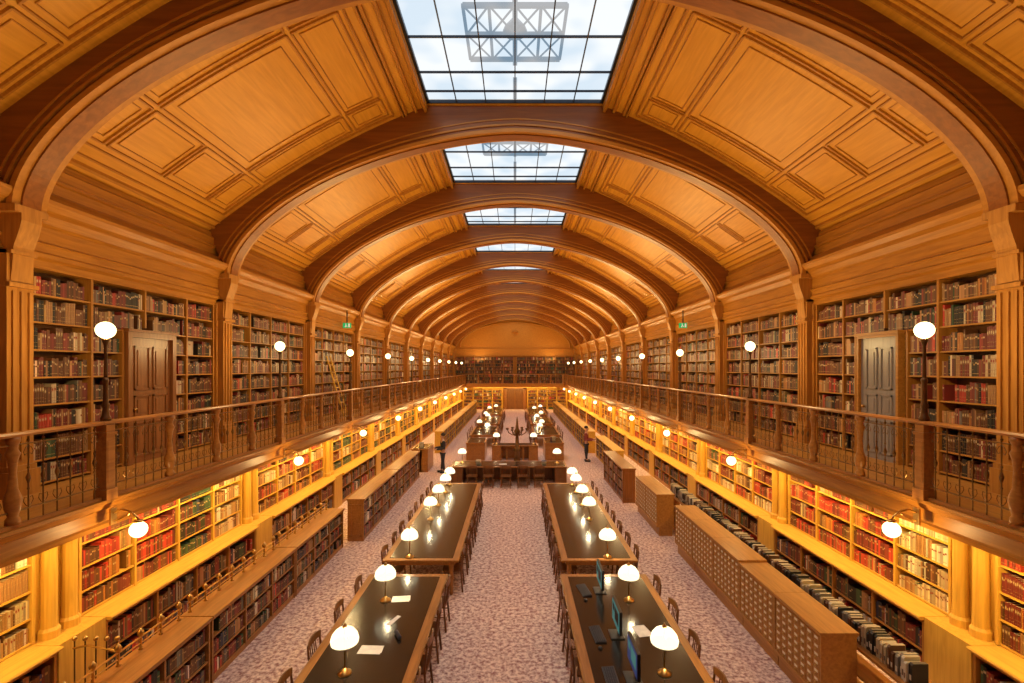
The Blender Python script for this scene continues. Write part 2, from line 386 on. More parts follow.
for s in (-1,1):
    for b in range(-1,10):
        yc=RY(b)+2.39; lab='oak bookcase filled with old books, %s gallery, %s bay from the viewer'%(SD[s],baylabel(b) if b>=0 else 'partly cropped')
        if b==0:
            t=thing('bookcase','oak bookcase built around the gallery door on the %s side'%SD[s],'bookcase',(s*7.0,yc,GF),0 if s>0 else PI,'gallery bookcases')
            def q(Y): return (Y-yc)*(1 if s>0 else -1)
            E=[yc-YH,7.95,8.58,9.88,10.25,yc+YH]
            sg=[]; zt=RH*6
            for i in range(8):
                z=max(.06,RH*i)
                segs=[(E[0],7.95),(7.95,8.58),(9.88,10.25),(10.25,E[5])] if i<6 else [(E[0],7.95),(7.95,9.1),(9.1,10.25),(10.25,E[5])]
                for a,c in segs: sg.append((min(q(a),q(c)),max(q(a),q(c)),z))
            up=[(q(E[0]+.02),0,3.26),(q(7.95),0,3.24),(q(8.58),0,zt),(q(9.88),0,zt),(q(9.1),zt+.07,3.24),(q(10.25),0,3.24),(q(E[5]-.02),0,3.26)]
            case_geo(t,sg,up,'oak','oakz','back',3.26,.33,YH)
            build(box(-.03,.31,-YH,YH,3.22,3.258),'top_rail','mould',t)
        elif b==1 and s>0:
            t=UC; t['label']=lab; t['group']='gallery bookcases'
        else: t=dup(UC,(s*7.0,yc,GF),0 if s>0 else PI,lab,'gallery bookcases')
        secs=[(yc-YH,yc-YH/2),(yc-YH/2,yc),(yc,yc+YH/2),(yc+YH/2,yc+YH)]
        far=1 if b<3 else (1.4 if b<6 else 2)
        for i in range(8):
            z=GF+max(.06,RH*i)
            ss=secs
            if b==0: ss=[(E[0],7.95),(7.95,8.58),(9.88,10.25),(10.25,E[5])] if i<6 else [(E[0],7.95),(7.95,9.1),(9.1,10.25),(10.25,E[5])]
            for j,(a,c) in enumerate(ss):
                row(s,7.03,a+.03,c-.03,z,RH-.03-(.05 if i in(0,7) else 0),GEN,'%s gallery %s bay, %s section'%(SD[s],baylabel(b),ordw(j+1)),ordw(8-i)+' shelf down',far)
# lower wall bookcases and bookcases beneath the ledge
RL=.352
t=thing('wall_bookcase','x','bookcase',(6.3,RY(1)+2.39,1.085)); LH=1.415; YL2=2.07
case_geo(t,[(-YL2,YL2,max(.03,RL*i)) for i in range(4)],[(-YL2+.02,0,LH),(-YL2/2,0,LH-.01),(0,0,LH-.01),(YL2/2,0,LH-.01),(YL2-.02,0,LH)],'gold','goldz','gold',LH,.34,YL2)
build(box(-.03,.32,-YL2,YL2,LH-.05,LH-.001),'top_rail','gold',t)
LC=t
t=thing('base_bookcase','x','bookcase',(5.96,RY(1)+2.39,0))
build(box(.02,.66,-2.02,2.02,0,.1),'plinth','oak',t)
build(box(.3,.66,-2.02,2.02,.1,1.03),'back_panel','back',t)
build(box(.0,.3,-2.02,2.02,.97,1.03),'top_rail','oak',t)
for i in range(5): build(box(0,.3,-2.0+1.0*i-.02,-2.0+1.0*i+.02,.1,.97),'upright','oakz',t)
for z in (.1,.54): build(box(.01,.3,-1.97,1.97,z,z+.025),'shelf','oak',t)
BC=t
PAL={-1:[REDS,REDS,GREENS,CREAMS],1:[CREAMS,REDS,REDS,REDS]}
for s in (-1,1):
    for b in range(-1,10):
        yc=RY(b)+2.39; fl='%s side, %s bay from the viewer'%(SD[s],baylabel(b) if b>=0 else 'cropped')
        l1='honey oak wall bookcase under the gallery, '+fl; l2='low oak bookcase beneath the wall ledge, '+fl
        if b==1 and s>0: LC['label']=l1; LC['group']='lower wall bookcases'; BC['label']=l2; BC['group']='bookcases beneath the ledges'
        else:
            dup(LC,(s*6.3,yc,1.085),0 if s>0 else PI,l1,'lower wall bookcases'); dup(BC,(s*5.96,yc,0),0 if s>0 else PI,l2,'bookcases beneath the ledges')
        tag(build(MB().prism([(-.38,.01),(-.39,.03),(-.38,.05),(.38,.05),(.39,.03),(.38,.01),(.36,0),(-.36,0)],-2.02,2.02),'worktop','gold',None,(s*6.26,yc,1.031)),'honey oak ledge below the shelves, '+fl,'worktop','ledges')
        far=1 if b<3 else (1.5 if b<6 else 2)
        for i in range(4):
            z=1.085+max(.03,RL*i)
            for j in range(4):
                a=yc-YL2+j*YL2/2
                if b<=0: pal=PAL[s][j]
                else: pal=random.choice([GEN,REDS,DARK,CREAMS,GREENS] if s<0 else [REDS,REDS,CREAMS,DARK])
                row(s,6.33,a+.03,a+YL2/2-.03,z,RL-.03-(.03 if i in(0,3) else 0),pal,'%s ground shelves %s bay, %s section'%(SD[s],baylabel(b),ordw(j+1)),ordw(4-i)+' shelf down',far)
        for i,z in enumerate((.126,.566)):
            for j in range(4): row(s,5.99,yc-2.0+j+.025,yc-1.0+j-.025,z,.38,MIX,'%s beneath-ledge case %s bay, %s section'%(SD[s],baylabel(b),ordw(j+1)),ordw(2-i)+' shelf down',far)
# low free-standing bookcases
def lowcase(s,x,y0,y1,h,label,pal,place,depth=.44,n=3,m='tbl',far=1):
    yc=(y0+y1)/2; yh=(y1-y0)/2
    t=thing('low_bookcase',label,'bookcase',(s*x,yc,0),0 if s>0 else PI,'low bookcases beside the aisle')
    build(box(.02,depth,-yh+.04,yh-.04,0,.08),'plinth',m,t)
    build(MB().box(-.03,depth+.03,-yh+.002,yh-.002,h-.04,h).box(-.01,depth+.01,-yh+.004,yh-.004,h-.07,h-.04),'top',m,t)
    build(box(depth-.03,depth,-yh+.035,yh-.035,.08,h-.07),'back_panel',m,t)
    for e in (-1,1):
        p=build(box(0,depth,e*(yh-.014),e*(yh-.045),.0,h-.07),'end_panel',m,t)
        build(MB().box(.06,depth-.06,e*(yh-.014),e*(yh-.002),.12,.17).box(.06,depth-.06,e*(yh-.014),e*(yh-.002),h-.2,h-.15).box(.06,.1,e*(yh-.014),e*(yh-.002),.12,h-.15).box(depth-.1,depth-.06,e*(yh-.014),e*(yh-.002),.12,h-.15),'panel_moulding',m,p)
    ns=max(2,round((y1-y0)/1.0)); w=2*(yh-.045)/ns; rh=(h-.15)/n
    for j in range(1,ns): build(box(.005,depth-.03,-yh+.045+j*w-.015,-yh+.045+j*w+.015,.08,h-.07),'divider',m,t)
    for i in range(n): build(box(.01,depth-.03,-yh+.045,yh-.045,.08+i*rh,.08+i*rh+.02),'shelf',m,t)
    for i in range(n):
        for j in range(ns):
            a=y0+.045+j*w
            row(s,x+.03,a+.02,a+w-.02,.1+i*rh,rh-.03,pal,'%s, %s section'%(place,ordw(j+1)),ordw(n-i)+' shelf down',far)
    return t
for i,(a,b) in enumerate(((4.4,7.1),(7.12,9.85),(9.87,12.6))):
    lowcase(-1,4.5,a,b,1.02,'low walnut bookcase left of the front table, %s of three from the viewer'%ordw(i+1),MIX,'left low bookcase %s'%ordw(i+1))
lowcase(-1,4.1,13.0,16.8,1.15,'low bookcase with panelled near end, left of second table',MIX,'left far low bookcase')
lowcase(-1,4.1,16.85,20.6,1.15,'low bookcase on the left just before the staff counter',GEN,'left staff low bookcase',far=1.3)
for s in (-1,1):
    for i in range(4):
        lowcase(s,4.0,26.5+i*6,32.3+i*6,1.2,'low bookcase beyond the central desk, %s side, %s in its row'%(SD[s],ordw(i+1)),GEN,'distant bookcase',far=2,m='gold')
lowcase(1,3.75,16.7,20.3,1.2,'dark low periodical shelf right of the second table',DARK,'right periodical shelf',far=1.2,m='door')
lowcase(1,4.3,20.9,25.6,1.1,'low oak bookcase right of the central staff desk',GEN,'right staff low bookcase',far=1.3,m='gold')
# end wall cases
for s in (-1,1):
    t=thing('end_bookcase','tall bookcase on the far wall at gallery level, %s half'%SD[s],'bookcase',(s*3.5,YE-.34,GF),0,'far wall bookcases')
    build(box(-3.3,3.3,.3,.32,0,3.0),'back_panel','back',t)
    for i in range(7): build(box(-3.3+1.1*i-.02,-3.3+1.1*i+.02,0,.3,0,3.1),'upright','oakz',t)
    for i in range(8): build(box(-3.3,3.3,.01,.3,.38*i,.38*i+.025),'shelf','oak',t)
    for i in range(8):
        for j in range(6): row(0,YE-.32,s*3.5-3.27+j*1.1,s*3.5-2.23+j*1.1,GF+.38*i+.025,.34,GEN,'far wall','shelf',2,'x')
    t=thing('end_bookcase','honey bookcase on the far wall at ground level, %s of the door'%SD[s],'bookcase',(s*3.65,YE-.34,0),0,'far wall bookcases')
    build(box(-2.2,2.2,.3,.32,0,2.5),'back_panel','gold',t)
    for i in range(5): build(box(-2.2+1.1*i-.05,-2.2+1.1*i+.05,0,.3,0,2.5),'upright','goldz',t)
    for i in range(7): build(box(-2.2,2.2,.01,.3,.38*i,.38*i+.025),'shelf','gold',t)
    for i in range(6):
        for j in range(4): row(0,YE-.32,s*3.65-2.13+j*1.1,s*3.65-1.17+j*1.1,.38*i+.025,.30,DARK+GEN,'far wall','shelf',2,'x')
struct(MB().box(-5.62,5.62,YE-1.7,YE,GF-.12,GF),'floor_gallery_far','oak','gallery walkway across the far end')
trim(MB().box(-5.42,5.42,YE-1.8,YE-1.7,GF-.4,GF+.0),'mould','gallery edge across the far end')
mb=MB()
pts=[(6.3*math.cos(PI*i/24),YE-.05,7.0+2.9*math.sin(PI*i/24)) for i in range(25)]
mb.tube(pts,.07,6)
mb.box(-7.2,7.2,YE-.15,YE,6.1,6.9)
mb.lathe([(.35,0),(.35,.05),(.05,.08)],0,YE-.1,8.8,16)
trim(mb,'mould','arched moulding of the plain far lunette')
d=thing('door_3','double wooden door in the centre of the far wall',None,(0,YE-.1,0)); d['kind']='structure'
build(MB().box(-1.2,-.95,-.2,.08,0,2.5).box(.95,1.2,-.2,.08,0,2.5).box(-1.2,1.2,-.2,.08,2.3,2.52),'door_frame','door',d)
for s in (-1,1):
    l=build(box(s*.02,s*.94,-.02,.05,0,2.28),'door_leaf','chair',d)
    build(MB().box(s*.15,s*.8,-.04,-.02,.2,1.0).box(s*.15,s*.8,-.04,-.02,1.15,2.1),'door_panel','chair',l)
# write books
def unitbook(c):
    mb=MB(); d=CL[c]
    mb.box(.02,1,-.5,-.44,0,1,d); mb.box(.02,1,.44,.5,0,1,d)
    n=6; P=[(.05-.06*math.sin(PI*i/n),-.5+i/n) for i in range(n+1)]
    vs=[(x,y,0) for x,y in P]+[(x,y,1) for x,y in P]
    mb.add(vs,[(i+1,i,i+n+1,i+n+2) for i in range(n)]+[tuple(range(n+1)),tuple(range(n+1,2*n+2))[::-1]],d)
    mb.box(.04,.97,-.43,.43,.015,.985,(.6,.5,.34))
    g=(.55,.36,.1) if c not in('cream','white') else (.3,.05,.03)
    for z,h in ((.12,.012),(.3,.012),(.62,.012),(.82,.012)):
        vs=[(x-.006,y,zz) for zz in (z,z+h) for x,y in P]; mb.add(vs,[(i+1,i,i+n+1,i+n+2) for i in range(n)],g)
    lc=(.55,.42,.22) if c not in('cream','white','tan') else (.35,.06,.03)
    if c in('green','brown','maroon','navy','red','cream'):
        vs=[(x-.006,y,zz) for zz in (.66,.79) for x,y in P[1:-1]]; k=n-1; mb.add(vs,[(i+1,i,i+k,i+k+1) for i in range(k-1)],lc)
    return mesh(mb,'book','book')
UB={c:unitbook(c) for c in CL}
def area(r):
    if r[11]!='y': return 0
    s,x,y,w,z,h,d=r[:7]
    if y<1 or r[8].find('beneath')>=0: return 0
    px=515+F*s*x/y; py=368-F*(z+h/2-ZC)/y
    if not(2<px<1022 and 2<py<681): return 0
    return x*w*h/y**3
order=sorted(range(len(REC)),key=lambda i:-area(REC[i])); near=set(i for i in order[:300] if area(REC[i])>0)
st=MB()
for i,r in enumerate(REC):
    s,x,y,w,z,h,d,c,place,rn,idx,ax=r
    if i in near:
        o=inst('book',UB[c],(s*x,y,z),0 if s>0 else PI,(d,w,h))
        tag(o,'%s book, %s along the %s, %s'%(c,ordw(idx),rn,place),'book','old books in the bookcases')
        continue
    k_=random.uniform(.5,1.5); col=[v*k_*random.uniform(.9,1.1) for v in CL[c]]
    if ax=='x':
        st.box(y-w/2,y+w/2,x,x+d,z,z+h,col); continue
    X0,X1=s*x,s*(x+d); a,b=y-w/2,y+w/2; t=z+h
    vs=[(X0,a,z),(X0,b,z),(X0,b,t),(X0,a,t),(X1,a,z),(X1,b,z),(X1,b,t),(X1,a,t)]
    st.add(vs,[(0,1,2,3),(3,2,6,7),(0,3,7,4),(1,5,6,2)],col)
    if y<32 and random.random()<.65:
        e=X0-s*.002; lc=random.choice([(.5,.33,.13),(.55,.42,.24),(.42,.24,.06)]) if c not in('cream','white') else (.3,.06,.03)
        z0=z+h*random.choice([.58,.62,.7,.66,.74]); z1=z0+h*.10
        st.add([(e,a+.002,z0),(e,b-.002,z0),(e,b-.002,z1),(e,a+.002,z1)],[(0,1,2,3)],lc)
        z0=z+h*.15; st.add([(e,a+.002,z0),(e,b-.002,z0),(e,b-.002,z0+h*.03),(e,a+.002,z0+h*.03)],[(0,1,2,3)],(.5,.34,.1))
tag(build(st,'books','book'),'thousands of old bound books filling the more distant shelves','books',None,'stuff')
# ---------------- gallery railings
def YG(b): return 6.45+L*b
TB=[(.045,0),(.045,.05),(.03,.08),(.05,.16),(.055,.24),(.03,.34),(.022,.5),(.03,.62),(.045,.68),(.03,.72),(.03,.76),(.045,.8),(.045,.84)]
def railing(label,length,rods=True,nt=3,group='gallery railings'):
    t=thing('gallery_railing',label,'railing',(0,0,0),0,group)
    build(MB().prism([(-.065,1.005),(-.07,1.03),(-.05,1.052),(.05,1.052),(.07,1.03),(.065,1.005)],-.09,length-.095),'handrail','rail',t)
    build(box(-.03,.03,.07,length-.095,0.001,.045),'bottom_rail','rail',t)
    build(box(-.01,.01,.07,length-.095,.905,.92),'upper_bar','iron',t)
    build(box(-.01,.01,.07,length-.095,.175,.19),'lower_bar','iron',t)
    build(MB().box(-.07,.07,-.07,.07,0.001,1.0).box(-.09,.09,-.09,.09,0.001,.14).box(-.085,.085,-.085,.085,.86,.9).box(-.075,.075,-.05,.05,.22,.78),'newel_post','rail',t)
    for i in range(nt):
        y=length*(i+1)/(nt+1)
        build(MB().lathe([(r*1.5,.045+z*1.14) for r,z in TB],0,y,0,12),'turned_baluster','rail',t,smooth=True)
    n=int(length/.165); allr=MB()
    for i in range(1,n):
        y=length*i/n
        if min(abs(y-length*(j+1)/(nt+1)) for j in range(nt))<.09: continue
        m=MB() if rods else allr
        m.tube([(0,y,.045),(0,y,1.0)],.0078,5)
        if rods:
            m.lathe([(.008,-.06),(.02,-.02),(.024,0),(.02,.02),(.008,.06)],0,y,.52,8); m.ball(0,y,.40,.015,6,4); m.ball(0,y,.64,.015,6,4); m.ball(0,y,.95,.017,6,4)
            for q in (-1,1):
                m.tube([(0,y,.2),(0,y+q*.03,.22),(0,y+q*.055,.265),(0,y+q*.045,.31),(0,y+q*.02,.30)],.005,4)
                m.tube([(0,y,.89),(0,y+q*.03,.87),(0,y+q*.055,.82),(0,y+q*.04,.78),(0,y+q*.02,.8)],.005,4)
            build(m,'iron_rod','iron',t)
    if not rods: build(allr,'iron_rods','iron',t)['kind']='stuff'
    return t
ra=railing('x',L); rb=railing('x',L,False)
ra.location=(5.5,YG(0),GF); ra['label']='gallery railing with oak handrail, right side, nearest bay'
rb.location=(5.5,YG(4),GF); rb['label']='gallery railing with oak handrail, right side, fifth bay from the viewer'
for s in (-1,1):
    for b in range(-1,10):
        if s>0 and b in(0,4): continue
        dup(ra if b<4 else rb,(s*5.5,YG(b),GF),0,'gallery railing with oak handrail, %s side, %s bay%s'%(SD[s],baylabel(b) if b>=0 else 'cropped front',' from the viewer' if b>0 else ''),'gallery railings')
re=railing('gallery railing across the far end of the hall',10.7,False,7); re.location=(5.3,YE-1.75,GF); re.rotation_euler=(0,0,PI/2)
# gallery lamps
GLOW=(1,.68,.28)
t=thing('gallery_lamp','x','lamp',(5.5,YG(0),GF+1.054),0,'globe lamps on the gallery railings')
build(MB().lathe([(.06,0),(.06,.04),(.045,.07),(.035,.16),(.05,.2),(.035,.24),(.03,.3),(.03,.5),(.04,.54),(.025,.58)],n=12),'base','bronze',t,smooth=True)
build(MB().lathe([(.022,.56),(.018,1.0),(.035,1.05),(.05,1.09),(.03,1.11)],n=10),'pole','bronze',t,smooth=True)
build(MB().ball(0,0,1.215,.112,18,12),'globe','globe',t,smooth=True)
plight('bulb',150,GLOW,.05,t,(0,0,1.215)); GL=t
t=thing('gallery_sconce','x','lamp',(5.41,YG(0),2.72),0,'globe lamps bracketed below the gallery')
build(MB().box(-.02,.0,-.05,.05,-.12,.1),'wall_plate','brass',t)
build(MB().tube([(-.01,0,.03),(-.12,0,.08),(-.25,0,.05),(-.33,0,-.02),(-.35,0,-.06)],.014,6).tube([(-.01,0,-.08),(-.1,0,-.05),(-.2,0,.0),(-.25,0,.05)],.009,5).lathe([(.02,-.02),(.05,0),(.055,.03)],-.35,0,-.09,10),'bracket_arm','brass',t,smooth=True)
build(MB().ball(-.35,0,-.19,.105,16,10),'globe','globe',t,smooth=True)
plight('bulb',45,(1,.66,.25),.05,t,(-.35,0,-.19)); SC=t
for s in (-1,1):
    for b in range(0,10):
        l1='globe lamp on the %s gallery rail, %s from the viewer'%(SD[s],baylabel(b)); l2='bracket globe lamp under the %s gallery edge, %s from the viewer'%(SD[s],baylabel(b))
        if s>0 and b==0: GL['label']=l1; SC['label']=l2; continue
        dup(GL,(s*5.5,YG(b),GF+1.054),0,l1); dup(SC,(s*5.41,YG(b),2.72),0 if s>0 else PI,l2)
# ---------------- tables
def table(label,x0,x1,y0,y1,nl):
    t=thing('reading_table',label,'table',((x0+x1)/2,(y0+y1)/2,0),0,'long reading tables'); w=(x1-x0)/2; h=(y1-y0)/2
    build(MB().prism([(-w,.71),(-w-.02,.73),(-w,.75),(w,.75),(w+.02,.73),(w,.71)],-h,h),'tabletop','tbl',t)
    build(box(-w+.12,w-.12,-h+.12,h-.12,.7501,.754),'leather_inlay','leather',t)
    build(MB().box(-w+.08,-w+.11,-h+.08,h-.08,.62,.71).box(w-.11,w-.08,-h+.08,h-.08,.62,.71).box(-w+.11,w-.11,-h+.08,-h+.11,.62,.71).box(-w+.11,w-.11,h-.11,h-.08,.62,.71),'apron','tbl',t)
    for i in range(nl):
        for s in (-1,1):
            y=-h+.1+(2*h-.2)*i/(nl-1)
            build(MB().lathe([(.03,0),(.045,.05),(.03,.1),(.045,.3),(.055,.4),(.035,.45),(.05,.5),(.05,.71)],s*(w-.15),y,0,10),'leg','tbl',t,smooth=True)
    return t
def chair():
    t=thing('library_chair','x','chair',(0,0,0),0,'wooden chairs round the reading tables')
    build(MB().prism([(-.2,-.19),(-.2,.19),(-.05,.22),(.18,.21),(.22,.15),(.22,-.15),(.18,-.21),(-.05,-.22)],.43,.46,'z'),'seat','chair',t)
    for sx in (-1,1):
        for sy in (-1,1): build(MB().tube([(sx*.21,sy*.19,0),(sx*.17,sy*.165,.43)],.018,6),'leg','chair',t)
    build(MB().tube([(-.19,-.15,.16),(-.19,.15,.16)],.01,5).tube([(.19,-.15,.2),(.19,.15,.2)],.01,5).tube([(-.17,-.17,.25),(.17,-.17,.25)],.01,5).tube([(-.17,.17,.25),(.17,.17,.25)],.01,5),'stretcher','chair',t)
    bk=MB().tube([(-.17,-.18,.45),(-.20,-.2,.7),(-.215,-.19,.84)],.016,6).tube([(-.17,.18,.45),(-.20,.2,.7),(-.215,.19,.84)],.016,6)
    n=8; P=[(-.215-.03*math.sin(PI*i/n),-.21+.42*i/n) for i in range(n+1)]
    for i in range(n):
        (xa,ya),(xb,yb)=P[i],P[i+1]; z1a=.86+.03*math.sin(PI*i/n); z1b=.86+.03*math.sin(PI*(i+1)/n)
        bk.add([(xa,ya,.78),(xb,yb,.78),(xb+.02,yb,.78),(xa+.02,ya,.78),(xa,ya,z1a),(xb,yb,z1b),(xb+.02,yb,z1b),(xa+.02,ya,z1a)],[(3,2,1,0),(4,5,6,7),(0,1,5,4),(1,2,6,5),(2,3,7,6),(3,0,4,7)])
    build(bk,'backrest','chair',t)
    for yy in (-.09,-.03,.03,.09): build(MB().tube([(-.18,yy,.455),(-.215,yy,.66),(-.23,yy,.79)],.009,5),'spindle','chair',t)
    return t
CH=chair(); CHU=[False]
fm=MB()
for k in KIDS[CH.name]:
    fm.add([tuple(v.co) for v in k.data.vertices],[tuple(p.vertices) for p in k.data.polygons])
FCH=mesh(fm,'library_chair','chair')
def place_chair(x,y,rz,label,far=False,group='wooden chairs round the reading tables'):
    rz+=random.uniform(-.06,.06)
    if far: return tag(inst('library_chair',FCH,(x,y,.001),rz),label,'chair',group)
    if not CHU[0]:
        CHU[0]=True; CH.location=(x,y,0.001); CH.rotation_euler=(0,0,rz); CH['label']=label; return CH
    return dup(CH,(x,y,.001),rz,label,group)
t=thing('table_lamp','x','lamp',(0,0,0),0,'opal dome lamps on the reading tables')
build(MB().lathe([(.09,0),(.09,.015),(.04,.04),(.02,.07)],n=14),'base','brass',t,smooth=True)
build(MB().lathe([(.012,.06),(.01,.3),(.02,.32),(.01,.34),(.01,.44),(.03,.46),(.005,.59)],n=8),'stem','brass',t,smooth=True)
build(MB().lathe([(.172,.40),(.178,.44),(.162,.5),(.12,.555),(.062,.592),(.03,.6)],n=20,cap=False),'lamp_shade','shade',t,smooth=True)
build(MB().lathe([(.03,.596),(.03,.615),(.012,.635),(.004,.655)],n=10),'finial','brass',t,smooth=True)
plight('bulb',16,(1,.76,.42),.04,t,(0.04,0,.47)); TL=t; TLU=[False]
def tlamp(x,y,label,z=.7545):
    if not TLU[0]: TLU[0]=True; TL.location=(x,y,z); TL['label']=label; return
    dup(TL,(x,y,z),random.uniform(0,6),label)
TT={('l',1):(-2.78,-1.3,3.6,9.2),('r',1):(.88,2.5,3.6,9.2),('l',2):(-2.72,-1.17,9.85,16.5),('r',2):(.97,2.52,9.85,16.5)}
LX={'l':-2.2,'r':1.93}; SN={'l':'left','r':'right'}
for (q,i),(x0,x1,y0,y1) in TT.items():
    nm='%s %s table'%(SN[q],'front' if i==1 else 'second')
    table('long black-topped reading table, %s of the aisle, %s'%(SN[q],'nearest the viewer' if i==1 else 'second from the viewer'),x0,x1,y0,y1,3 if i==1 else 5)
    n=6 if i==1 else 8
    for side in (-1,1):
        for j in range(n):
            y=y0+(.5+j)*(y1-y0)/n+random.uniform(-.04,.04)
            jit=random.uniform(-.02,.01)
            x=x0+.135+jit if side<0 else x1-.135-jit
            io='outer' if (side<0)==(q=='l') else 'aisle'
            if i==1 and y<4.6: continue
            place_chair(x,y,0 if side<0 else PI,'wooden spindle chair, %s from the near end, %s side of the %s'%(ordw(j+1),io,nm))
    for j,y in enumerate((6.2,8.15) if i==1 else (10.02,12.5,13.8,15.2,16.2)):
        tlamp(LX[q],y,'lit opal dome lamp, %s from the viewer on the %s'%(ordw(j+1),nm))
for q,(x0,x1) in (('l',(-2.7,-1.1)),('r',(1.1,2.7))):
    for i,(y0,y1) in enumerate(((28.3,32.5),(34,39),(41,47))):
        nm='distant %s table %s of three'%(SN[q],ordw(i+1))
        table('long reading table beyond the central desk, %s, %s of three'%(SN[q],ordw(i+1)),x0,x1,y0,y1,3)
        nc=4 if i==0 else 6
        for side in (-1,1):
            for j in range(nc):
                place_chair(x0+.05 if side<0 else x1-.05,y0+(.5+j)*(y1-y0)/nc,0 if side<0 else PI,'wooden chair, %s from near end, %s side of the %s'%(ordw(j+1),'left' if side<0 else 'right',nm),True)
        for j in range(2): tlamp((x0+x1)/2+random.uniform(-.45,.45),y0+.8+2.3*j+random.uniform(-.3,.8),'lit opal dome lamp, %s on the %s'%(ordw(j+1),nm))
def desk(name,label,cat,x0,x1,y0,y1,h,m='tbl'):
    t=thing(name,label,cat,((x0+x1)/2,(y0+y1)/2,0)); w=(x1-x0)/2; d=(y1-y0)/2
    build(MB().box(-w,w,-d,d,h-.04,h),'desktop','tbl',t); build(box(-w+.08,w-.08,-d+.08,d-.08,h,h+.004),'leather_inlay','leather',t)
    build(box(-w+.05,w-.05,d-.1,d-.06,0,h-.04),'modesty_panel',m,t)
    for s in (-1,1):
        build(MB().box(s*(w-.03),s*(w-.5),-d+.05,d-.1,0,h-.04),'pedestal',m,t)
        for k in range(3): build(box(s*(w-.06),s*(w-.47),-d+.035,-d+.05,.08+k*.2,.25+k*.2),'drawer',m,t)
    for x in (-w*.35,w*.35): build(box(x-.03,x+.03,-d+.08,-d+.14,0,h-.04),'leg',m,t)
    return t
desk('cross_desk','wide dark wooden desk standing across the aisle behind the second tables','desk',-2.6,2.1,19.2,20.4,.75,'chair')
for j,x in enumerate((-1.7,-1.05,-.35,.3,.95)):
    place_chair(x,18.97,PI/2,'wooden chair, %s from left in front of the cross desk'%ordw(j+1),False,'chairs at the cross desk')
desk('staff_desk','central wooden staff desk behind the bronze standard at the middle of the hall','desk',-1.2,1.2,24.3,25.2,.77)
for s in (-1,1):
    desk('side_counter','wooden counter joining the %s end of the central staff desk'%SD[s],'counter',s*2.0-.5,s*2.0+.5,24.3,26.3,.9)
desk('service_counter','yellow-lit service counter by the left bookcases','counter',-4.7,-3.9,21.6,23.2,1.05)
tlamp(-2.2,20.0,'lit opal dome lamp on the left end of the cross desk'); tlamp(1.75,20.0,'lit opal dome lamp on the right end of the cross desk')
tlamp(-.95,24.7,'lit opal dome lamp on the left of the staff desk',.7745); tlamp(.95,24.7,'lit opal dome lamp on the right of the staff desk',.7745)
def bookstack(x,y,z,n,label):
    t=thing('book_stack',label,'books',(x,y,z),random.uniform(-.3,.3)); zz=0
    for i in range(n):
        c=CL[random.choice(['maroon','brown','green','cream','navy'])]; h=random.uniform(.03,.05); a=random.uniform(-.015,.015)
        mb=MB().box(-.1+a,.1+a,-.14,.14,zz,zz+.004,c).box(-.1+a,.1+a,-.14,.14,zz+h-.004,zz+h,c).box(-.1+a,-.094+a,-.14,.14,zz,zz+h,c).box(-.09+a,.095+a,-.135,.135,zz+.004,zz+h-.004,(.7,.62,.45))
        build(mb,'volume','book',t); zz+=h
bookstack(-1.5,19.8,.7545,4,'pile of books on the left of the cross desk'); bookstack(1.2,19.8,.7545,3,'pile of books on the right of the cross desk'); bookstack(2.0,25.2,.9045,5,'pile of books on the right side counter'); bookstack(-4.3,22.1,1.0545,5,'pile of books on the service counter')
t=thing('standard_lamp','tall bronze standard with branching arms behind the cross desk','lamp',(.1,22.3,0))
build(MB().lathe([(.38,0),(.38,.1),(.28,.16),(.16,.3),(.11,.8),(.2,.9),(.1,1.0),(.07,1.6),(.16,1.75),(.08,1.9),(.04,2.3),(.01,2.45)],n=14),'column','bronze',t,smooth=True)
for i in range(6):
    a=i*PI/3; c,s_=math.cos(a),math.sin(a)
    build(MB().tube([(0,0,1.65),(.2*c,.2*s_,1.58),(.4*c,.4*s_,1.70),(.45*c,.45*s_,1.85)],.022,5).lathe([(.05,0),(.08,.04),(.05,.09)],.45*c,.45*s_,1.83,8),'arm','bronze',t)
# computers
def monitor(scr):
    t=thing('monitor','x','monitor')
    build(MB().box(-.1,.1,-.13,.13,0,.015).box(.02,.05,-.03,.03,.015,.2),'stand','black',t)
    b=build(MB().box(-.01,.03,-.26,.26,.12,.46),'bezel','black',t)
    sc=build(box(-.014,-.0101,-.24,.24,.14,.44),'screen',scr,b)
    build(MB().box(-.0155,-.0141,-.2,.05,.22,.4).box(-.0155,-.0141,.08,.2,.3,.4),'window_graphic','teal' if scr=='blue' else 'steel',sc)
    return t
mt=monitor('teal'); mb2=monitor('blue')
k=thing('keyboard','x','keyboard'); build(MB().prism([(-.08,0),(-.08,.012),(.08,.025),(.08,0)],-.22,.22),'case','black',k)
kk=MB()
for i in range(5):
    for j in range(14): kk.box(-.065+i*.027,-.045+i*.027,-.205+j*.03,-.181+j*.03,.012+(i+.5)*.0022,.02+(i+.5)*.0022)
build(kk,'keys','steel',k)
mo=thing('mouse','x','mouse'); build(MB().lathe([(.001,0),(.03,0),(.034,.012),(.024,.026),(.001,.032)],n=12),'shell','black',mo,smooth=True)
